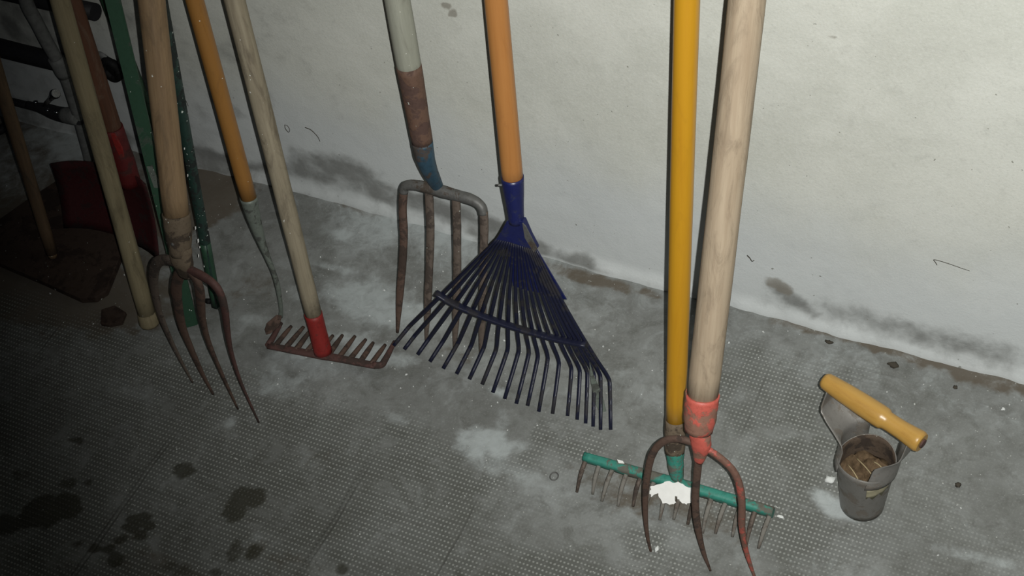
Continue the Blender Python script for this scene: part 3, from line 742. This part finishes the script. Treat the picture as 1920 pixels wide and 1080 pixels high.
# ------------------------------------------------------------------ upturned handle (butt on the floor)
b3 = on_z(281, 609, .005)
d3, L3 = lean(b3, (108, 0), .020, 1.15)
root = thing('broom_handle', V((b3.x, b3.y, 0)), 'plain olive-grey wooden pole standing on its frayed end, left of the manure fork', 'pole')
pole(root, b3, d3, .012, L3, .0128, .0122, M['w_olive'], name='shaft', seed=9, jitter=.015, bow=.004)
sweep('frayed_end', [b3 + d3 * z for z in (0, .004, .012, .022)], [.0128, .0142, .0142, .0131], M['w_olive'], root, seg=18, jitter=.06, seed=18)

# ------------------------------------------------------------------ shovel
root = thing('square_shovel', V((-1.372, -.185, 0)), 'dark red square-mouth shovel with red-brown handle standing against the wall', 'shovel')
BZ = .013
A_ = V((-1.466, -.186, BZ)); B_ = V((-1.283, -.190, .004)); TLc = on_y(103, 298, -.152); TRc = on_y(280, 336, -.152)
nx, nz = 14, 8
vs, fs = [], []
for j in range(nz + 1):
    for i in range(nx + 1):
        u = i / nx; v = j / nz
        p = A_.lerp(B_, u).lerp(TLc.lerp(TRc, u), v)
        p += V((0, 1, 0)) * (-.016 * (abs(u - .5) * 2) ** 3 + .004) + V((0, 1, 0)) * (.012 * math.sin(math.pi * v) * (1 - abs(u - .5)))
        if j == nz: p += V((0, 0, .006 * (1 - abs(u - .5) * 2)))
        vs.append(p)
n1 = len(vs); vs += [p + V((0, .0024, 0)) for p in vs]
g = lambda i, j: j * (nx + 1) + i
for j in range(nz):
    for i in range(nx):
        fs.append((g(i, j), g(i + 1, j), g(i + 1, j + 1), g(i, j + 1))); fs.append((n1 + g(i, j + 1), n1 + g(i + 1, j + 1), n1 + g(i + 1, j), n1 + g(i, j)))
for i in range(nx):
    fs.append((g(i, 0), n1 + g(i, 0), n1 + g(i + 1, 0), g(i + 1, 0))); fs.append((g(i + 1, nz), n1 + g(i + 1, nz), n1 + g(i, nz), g(i, nz)))
for j in range(nz):
    fs.append((g(0, j + 1), n1 + g(0, j + 1), n1 + g(0, j), g(0, j))); fs.append((g(nx, j), n1 + g(nx, j), n1 + g(nx, j + 1), g(nx, j + 1)))
new_obj('blade', vs, fs, M['dkred'], root)
bS = on_y(240, 330, -.152)
dS, LS = lean(bS, (132, 0), .020, 1.05)
sA = axis_at(bS, dS, 238); sB = axis_at(bS, dS, 345)
sweep('socket', [bS + dS * (sB + (sA - sB) * k / 9) for k in range(10)], [.0155, .0175, .0165, .0158], M['redsock'], root, seg=20, jitter=.02, seed=19)
q = bS + dS * axis_at(bS, dS, 272) + (CAM - bS).normalized() * .0165
o = slab('socket_ridge', [q + RIGHT * x + dS * y for x, y in ((-.004, .022), (.002, .022), (.0065, -.004), (.005, -.020), (-.001, -.022), (-.004, 0))], .004, M['red2'], root, bevel=.001)
pole(root, bS, dS, sA - .03, LS, .0140, .0150, M['w_red'], seed=10, jitter=.02)

# ------------------------------------------------------------------ dark stick at the far left
b1 = on_z(99, 480, .014)
d1, L1 = lean(b1, (-6, 150), .018, 1.10)
root = thing('tool_handle', V((b1.x, b1.y, .012)), 'dark brown tapering wooden handle leaning at the far left edge', 'pole')
pole(root, b1, d1, .006, L1, .0088, .0140, M['w_dark'], name='shaft', seed=11, jitter=.03, bow=.006)
sweep('tip', [b1 + d1 * z for z in (-.002, .006, .016)], [.0062, .0078, .0080], M['w_tan'], root, seg=14, jitter=.05, seed=20)

# ------------------------------------------------------------------ board on the floor
bp = [(-1.60, -.278), (-1.52, -.292), (-1.43, -.300), (-1.352, -.309), (-1.330, -.300), (-1.322, -.282), (-1.348, -.20), (-1.376, -.115), (-1.46, -.106), (-1.54, -.100), (-1.565, -.16), (-1.585, -.22)]
o = slab('floor_board', [(x, y, .012) for x, y in bp], .0115, M['board'], None, bevel=.0015)
tag(o, 'thin dirty brown board lying flat under the shovel blade', 'board')
rp = [on_z(x, y, .006) for x, y in ((190, 580), (188, 606), (204, 609), (228, 604), (236, 585), (215, 572))]
o = slab('rubble_slab', rp, .0065, M['board'], None, bevel=.001)
tag(o, 'small flat dark grey slab of rubble beside the olive-grey pole', 'rubble')

# ------------------------------------------------------------------ pipework with tap in the corner
root = thing('water_pipes', V((-1.53, -.03, 0)), 'grey water pipes with a chrome tap running low along the wall at far left', 'pipes')
yv = -.045
vp = [(33, -60), (50, 5), (68, 40), (86, 75), (103, 105), (118, 135), (133, 178), (147, 225), (160, 275), (166, 300)]
sweep('upright_pipe', smooth_path([on_y(x, y, yv) for x, y in vp], 4), [.0105, .0102, .0100, .0085, .0075, .0078], M['pipe_grey'], root, seg=18, jitter=.01, seed=21)
sweep('pipe_collar', [on_y(x, y, yv) for x, y in ((104, 108), (111, 120), (118, 134), (122, 142))], [.0120, .0128, .0128, .0110], M['pipe_grey'], root, seg=18, jitter=.03)
z1 = on_y(60, 105, -.03).z
sweep('branch_pipe', [V((x, -.026, z1 + .004 * math.sin(x * 9))) for x in np.linspace(-2.1, -1.50, 20)], [.0150, .0150], M['pipe_dark'], root, seg=18, jitter=.02, seed=22)
z2 = on_y(40, 5, -.03).z
sweep('branch_pipe', [V((x, -.022, z2 + .006)) for x in np.linspace(-2.1, -1.40, 16)], [.0130, .0130], M['pipe_dark'], root, seg=18, jitter=.01, seed=23)
tp0 = on_y(22, 190, -.04); tp1 = on_y(82, 204, -.04); tp2 = on_y(112, 214, -.04); tp3 = on_y(150, 220, -.045)
tap = sweep('tap_body', smooth_path([V((tp0.x - .35, -.04, tp0.z)), tp0, tp0.lerp(tp1, .5), tp1, tp2, tp3], 5), [.0062, .0062, .0064, .0075, .0110, .0128, .0128], M['pipe_dark'], root, seg=16, jitter=.02, seed=24)
o = sweep('tap_coupling', [tp2.lerp(tp3, k) for k in (.15, .4, .7, 1.0)], [.0118, .0136, .0138, .0130], M['pipe_grey'], root, seg=16); sub_of(o, tap)
st0 = on_y(84, 197, -.055); st1 = on_y(104, 176, -.075)
o = sweep('tap_stem', [st0, st0.lerp(st1, .6)], [.0036, .0036], M['iron'], root, seg=10); sub_of(o, tap)
ax = (st1 - st0).normalized()
o = sweep('tap_knob', [st0.lerp(st1, .55), st0.lerp(st1, .75), st1, st1 + ax * .004], [.0036, .0048, .0078, .0066], M['chrome'], root, seg=16); sub_of(o, tap)
for x, y in ((89, 207), (106, 211), (67, 192)):
    o = blob('tap_nut', on_y(x, y, -.052), .0044, M['chrome'], root, rough=.05, sub=1, seed=x); sub_of(o, tap)
# loose hose end at the edge of the frame
o = sweep('hose', smooth_path([V((-1.95, -.05, .012)), on_z(-60, 262, .012), on_z(-8, 248, .012), on_z(8, 238, .012), on_z(16, 226, .012)], 5), [.0075, .0075], M['pipe_dark'], None, seg=12)
tag(o, 'short black hose lying on the floor at the far left edge', 'hose')
# dark hole in the wall, its inner shade modelled as solid black
gc = on_y(209, 131, -.012)
root = thing('wall_hole_shade', V((gc.x, 0, gc.z)), 'ragged dark hole in the wall behind the green post, its shade modelled in black', 'hole')
ring = [gc + V((math.cos(a) * .0135, 0, math.sin(a) * .0165)) for a in np.linspace(0, 2 * math.pi, 25)]
sweep('ring', ring, [.0070, .0070], M['black'], root, seg=10, jitter=.18, cap=False, seed=25)
blob('plug', gc + V((0, .004, 0)), .013, M['black'], root, (1, .6, 1.2), .2, 3)  # black lump in place of the shaded inside of the hole
blob('mortar_lump', gc + V((-.012, .004, .022)), .009, M['pipe_grey'], root, (1.3, .5, .8), .3, 5)

# ------------------------------------------------------------------ bulb planter
cx, cy = on_z(1616, 944).x, on_z(1616, 944).y
C0 = V((cx, cy, 0))
root = thing('bulb_planter', C0, 'steel bulb planter with turned honey-coloured wooden handle standing on the floor', 'planter')
ZH = .163
hl = on_z(1545, 712, ZH); hr = on_z(1729, 831, ZH - .004)
hd = (hr - hl); hd.z = 0; hd.normalize(); hs = V((-hd.y, hd.x, 0))
RB, RT, ZT = .0265, .0345, .098
def cup_mesh():
    seg, rows = 48, 10
    vs, fs = [], []
    for lay, off in ((0, 0.0), (1, -.0013)):
        for j in range(rows + 1):
            v = j / rows
            for k in range(seg):
                a = 2 * math.pi * k / seg
                r = RB + (RT - RB) * v + off
                zt = ZT * (1 - .035 * math.cos(2 * a))
                vs.append(C0 + (hd * math.cos(a) + hs * math.sin(a)) * r + V((0, 0, .001 + zt * v)))
    n = (rows + 1) * seg
    for j in range(rows):
        for k in range(seg):
            k2 = (k + 1) % seg
            a, b, c, d = j * seg + k, j * seg + k2, (j + 1) * seg + k2, (j + 1) * seg + k
            fs.append((a, b, c, d)); fs.append((n + d, n + c, n + b, n + a))
    for k in range(seg):
        k2 = (k + 1) % seg
        fs.append((rows * seg + k, rows * seg + k2, n + rows * seg + k2, n + rows * seg + k))
        fs.append((n + k, n + k2, k2, k))
    return vs, fs
vs, fs = cup_mesh(); cup = new_obj('cup', vs, fs, M['steel'], root)
cup.data.materials.append(M['cup_in'])
cup.data.polygons.foreach_set('material_index', [1 if i < 960 and i % 2 else 0 for i in range(len(cup.data.polygons))])
def tab_mesh(sgn, top):
    rows, cols = 14, 9; vs, fs = [], []
    tx = (top - C0).dot(hd); tz = top.z; ty = (top - C0).dot(hs)
    for lay, off in ((0, 0.0), (1, .0014)):
        for j in range(rows + 1):
            v = j / rows
            z = (ZT - .012) + (tz - .002 - ZT + .012) * v
            half = .68 * (1 - v) ** 1.2 + .0
            for i in range(cols + 1):
                u = (i / cols - .5) * 2
                # on the cup wall at the foot, flat and narrow at the handle
                a = u * 1.0
                foot = (math.cos(a) * (RT + .0012 + off), math.sin(a) * (RT + .0012 + off))
                s_ = min(1, max(0, (v - .38) / .30)); s_ = s_ * s_ * (3 - 2 * s_)
                topx = abs(tx) - .004; flat = (topx + off, u * (.0150 - .006 * max(0, v - .6) / .4))
                mid_ = (RT + .002 + off + -.016 * u * u, u * .0265)
                b_ = min(1, v / .35)
                x = foot[0] * (1 - b_) + mid_[0] * b_; y = foot[1] * (1 - b_) + mid_[1] * b_
                x = x * (1 - s_) + flat[0] * s_; y = y * (1 - s_) + flat[1] * s_
                vs.append(C0 + hd * (sgn * x) + hs * (sgn * y + ty * v) + V((0, 0, z)))
    n = (rows + 1) * (cols + 1); g = lambda l, i, j: l * n + j * (cols + 1) + i
    for j in range(rows):
        for i in range(cols):
            fs.append((g(1, i, j), g(1, i + 1, j), g(1, i + 1, j + 1), g(1, i, j + 1))); fs.append((g(0, i, j + 1), g(0, i + 1, j + 1), g(0, i + 1, j), g(0, i, j)))
        fs.append((g(0, 0, j), g(1, 0, j), g(1, 0, j + 1), g(0, 0, j + 1))); fs.append((g(0, cols, j + 1), g(1, cols, j + 1), g(1, cols, j), g(0, cols, j)))
    for i in range(cols):
        fs.append((g(0, i, rows), g(1, i, rows), g(1, i + 1, rows), g(0, i + 1, rows)))
        fs.append((g(0, i + 1, 0), g(1, i + 1, 0), g(1, i, 0), g(0, i, 0)))
    return vs, fs
for sgn, end in ((-1, hl.lerp(hr, .06)), (1, hl.lerp(hr, .93))):
    vs, fs = tab_mesh(sgn, end); new_obj('handle_tab', vs, fs, M['steel'], root)
prof = [(0, .0085), (.02, .0102), (.06, .0108), (.2, .0122), (.42, .0133), (.59, .0135), (.625, .0130), (.645, .0110), (.70, .0108), (.80, .0110), (.90, .0122), (.96, .0130), (.99, .0128), (1.0, .0114)]
sweep('handle', [hl.lerp(hr, t) for t, r in prof], [1] , M['w_honey'], root) if False else None
hpts = [hl.lerp(hr, k / 40) for k in range(41)]
hrad = [float(np.interp(k / 40, [p[0] for p in prof], [p[1] for p in prof])) for k in range(41)]
hand = sweep('handle', hpts, hrad, M['w_honey'], root, seg=24, seed=26)
o = sweep('end_bolt', [hr - (hr - hl).normalized() * .002, hr + (hr - hl).normalized() * .0022], [.0062, .0056], M['rust_red'], root, seg=14); sub_of(o, hand)
# sticker remnant wrapped on the cup, facing the camera
fd = CAM - C0; fd.z = 0; fd.normalize(); a0 = math.atan2(fd.dot(hs), fd.dot(hd))
vs, fs = [], []
for j, z in enumerate((.060, .067, .076, .083)):
    for i in range(9):
        a = a0 + .12 + .95 * i / 8; r = RB + (RT - RB) * (z - .001) / ZT + (.0006 if 0 < i < 8 else .0004)
        zz = z + (.004 * math.sin(i * 2.1) if j in (0, 3) else 0) + .008 * (i / 8)
        vs.append(C0 + (hd * math.cos(a) + hs * math.sin(a)) * r + V((0, 0, zz)))
for j in range(3):
    for i in range(8): fs.append((j * 9 + i, j * 9 + i + 1, (j + 1) * 9 + i + 1, (j + 1) * 9 + i))
o = new_obj('sticker', vs, fs, M['sticker'], root); o['label'] = 'pale sticker remnant'; sub_of(o, cup)
md = o.modifiers.new('solid', 'SOLIDIFY'); md.thickness = .0004; md.offset = 1
# soil plug and straws in the cup
seg, rows = 30, 7; vs, fs = [C0 + V((0, 0, .071))], []
for j in range(1, rows + 1):
    for k in range(seg):
        a = 2 * math.pi * k / seg; r = .0298 * j / rows
        vs.append(C0 + V((math.cos(a) * r, math.sin(a) * r, .068 + .006 * math.sin(a * 3 + j) * (j < rows) + .004 * math.sin(k * 5.1 + j * 2.7))))
for k in range(seg): fs.append((0, 1 + k, 1 + (k + 1) % seg))
for j in range(rows - 1):
    for k in range(seg):
        k2 = (k + 1) % seg; fs.append((1 + j * seg + k, 1 + (j + 1) * seg + k, 1 + (j + 1) * seg + k2, 1 + j * seg + k2))
nb = len(vs)
vs += [C0 + V((math.cos(2 * math.pi * k / seg) * .0270, math.sin(2 * math.pi * k / seg) * .0270, .040)) for k in range(seg)]
for k in range(seg):
    k2 = (k + 1) % seg; fs.append((1 + (rows - 1) * seg + k, nb + k, nb + k2, 1 + (rows - 1) * seg + k2))
fs.append(tuple(nb + k for k in reversed(range(seg))))
o = new_obj('soil', vs, fs, M['soil'], None, base=C0); o['kind'] = 'stuff'
tag(o, 'dry brown soil filling the bulb planter cup', 'soil')
for i, (a, b) in enumerate((((.012, -.010, .080), (-.014, .010, .078)), ((-.004, -.018, .078), (-.020, -.004, .080)), ((.006, .012, .078), (.020, .004, .080)))):
    o = sweep('straw', smooth_path([C0 + V(a), (C0 + V(a)).lerp(C0 + V(b), .5) + V((0, 0, .002)), C0 + V(b)], 3), [.0009, .0007], M['straw'], None, seg=6)
    tag(o, ('long pale straw lying across the soil in the planter', 'short straw at the left side of the planter soil', 'short straw at the back of the planter soil')[i], 'straw', 'straws on the planter soil')

# ------------------------------------------------------------------ stalks and cobweb twigs on the wall
for pts, rad, lab in (
    ([(1757, 497), (1754, 492), (1751, 487), (1768, 491), (1786, 497), (1803, 503), (1818, 508)], .0008, 'long thin dry stalk stuck to the white wall above the planter'),
    ([(1401, 479), (1406, 484), (1410, 490), (1414, 488)], .0013, 'short dark twig stuck to the wall right of the pale handle'),
    ([(572, 239), (582, 243), (590, 250), (596, 257), (600, 265)], .0010, 'curved dark twig stuck to the wall between weathered handle and digging fork'),
    ([(534, 234), (535, 241), (541, 248), (543, 243), (539, 236), (534, 234)], .0009, 'tiny looped fibre stuck to the wall beside the weathered handle'),
    ([(215, 8), (221, 20), (227, 32), (234, 44)], .0010, 'wispy dark twig on the wall right of the green post'),
    ([(344, 182), (349, 190), (353, 199)], .0009, 'tiny dark twig on the wall right of the dark green stake')):
    o = sweep('twig', smooth_path([on_y(x, y, -.004) for x, y in pts], 4), [rad * .6, rad * .4], M['twig'], None, seg=6)
    tag(o, lab, 'twig')

# ------------------------------------------------------------------ crumbs and flakes on the floor
def crumb(name, px, py, r, mat, lab, cat, sq=(1, 1, .7), seed=0):
    p = on_z(px, py); p.z = r * sq[2] * .8
    o = blob(name, p, r, mat, None, sq, .3, seed); tag(o, lab, cat)
crumb('dirt_clod', 1674, 686, .0045, M['twig'], 'black dirt clod near the wall behind the planter handle', 'dirt', (1.5, .9, .7), 1)
crumb('dirt_clod', 1796, 911, .0036, M['twig'], 'round black crumb on the floor right of the planter', 'dirt', (1, 1, .8), 2)
crumb('dirt_clod', 1554, 643, .0034, M['twig'], 'dark crumb at the wall foot right of the pale handle', 'dirt', (1.6, .8, .6), 3)
crumb('dirt_clod', 1791, 727, .003, M['twig'], 'small dark crumb below the brown stain right of the planter', 'dirt', (1, 1, .6), 4)
crumb('lime_crumb', 1881, 768, .0026, M['lime'], 'small white crumb on the floor at the right edge', 'crumb', seed=5)
crumb('lime_crumb', 1556, 901, .0060, M['lime'], 'largest white lime crumb left of the planter foot', 'crumb', (1.1, 1, .5), 6)
crumb('lime_crumb', 1463, 969, .0030, M['lime'], 'white flake beside the right end of the teal rake head', 'crumb', (1.6, .7, .4), 7)
crumb('lime_crumb', 1232, 1029, .0034, M['lime'], 'white flake beside the left tine of the red fork', 'crumb', (.7, 1.3, .4), 8)
crumb('dirt_clod', 391, 567, .0050, M['black'], 'black lump on the floor between the manure fork tines', 'dirt', (1.3, .9, .8), 9)
rc = on_z(1039, 893, .0012)
ring = [rc + V((math.cos(a) * .0052, math.sin(a) * .0060, 0)) for a in np.linspace(0, 2 * math.pi, 25)]
o = sweep('washer', ring, [.0009, .0009], M['iron'], None, seg=8, cap=False, ref=(0, 0, 1)); tag(o, 'small thin metal ring lying on the dotted floor', 'ring')
# scattered grit too fine to count
rnd = random.Random(5); vs, fs = [], []
for i in range(300):
    px = rnd.uniform(-40, 1960); py = rnd.uniform(330, 1110)
    if rnd.random() < .55: px = rnd.gauss(820, 260); py = rnd.gauss(640, 110)
    p = on_z(px, py)
    if p.y > -.015 or p.y < -.9: continue
    if (p.x - cx) ** 2 + (p.y - cy) ** 2 < .0016: continue
    r = rnd.choice((.0005, .0006, .0008, .001, .0014)); a = rnd.random() * 6.28; st = rnd.uniform(.6, 1.8)
    b0 = len(vs)
    for k in range(4):
        aa = a + k * math.pi / 2; rr = r * (st if k % 2 else 1)
        vs.append(p + V((math.cos(aa) * rr, math.sin(aa) * rr, -.0015)))
    vs.append(p + V((0, 0, r * .9)))
    fs += [(b0 + k, b0 + (k + 1) % 4, b0 + 4) for k in range(4)]
o = new_obj('lime_grit', vs, fs, M['lime'], None, False); o['kind'] = 'stuff'
tag(o, 'fine white lime grit scattered over the floor', 'grit')

for ob in bpy.data.objects:
    if '_b' in ob.keys(): del ob['_b']
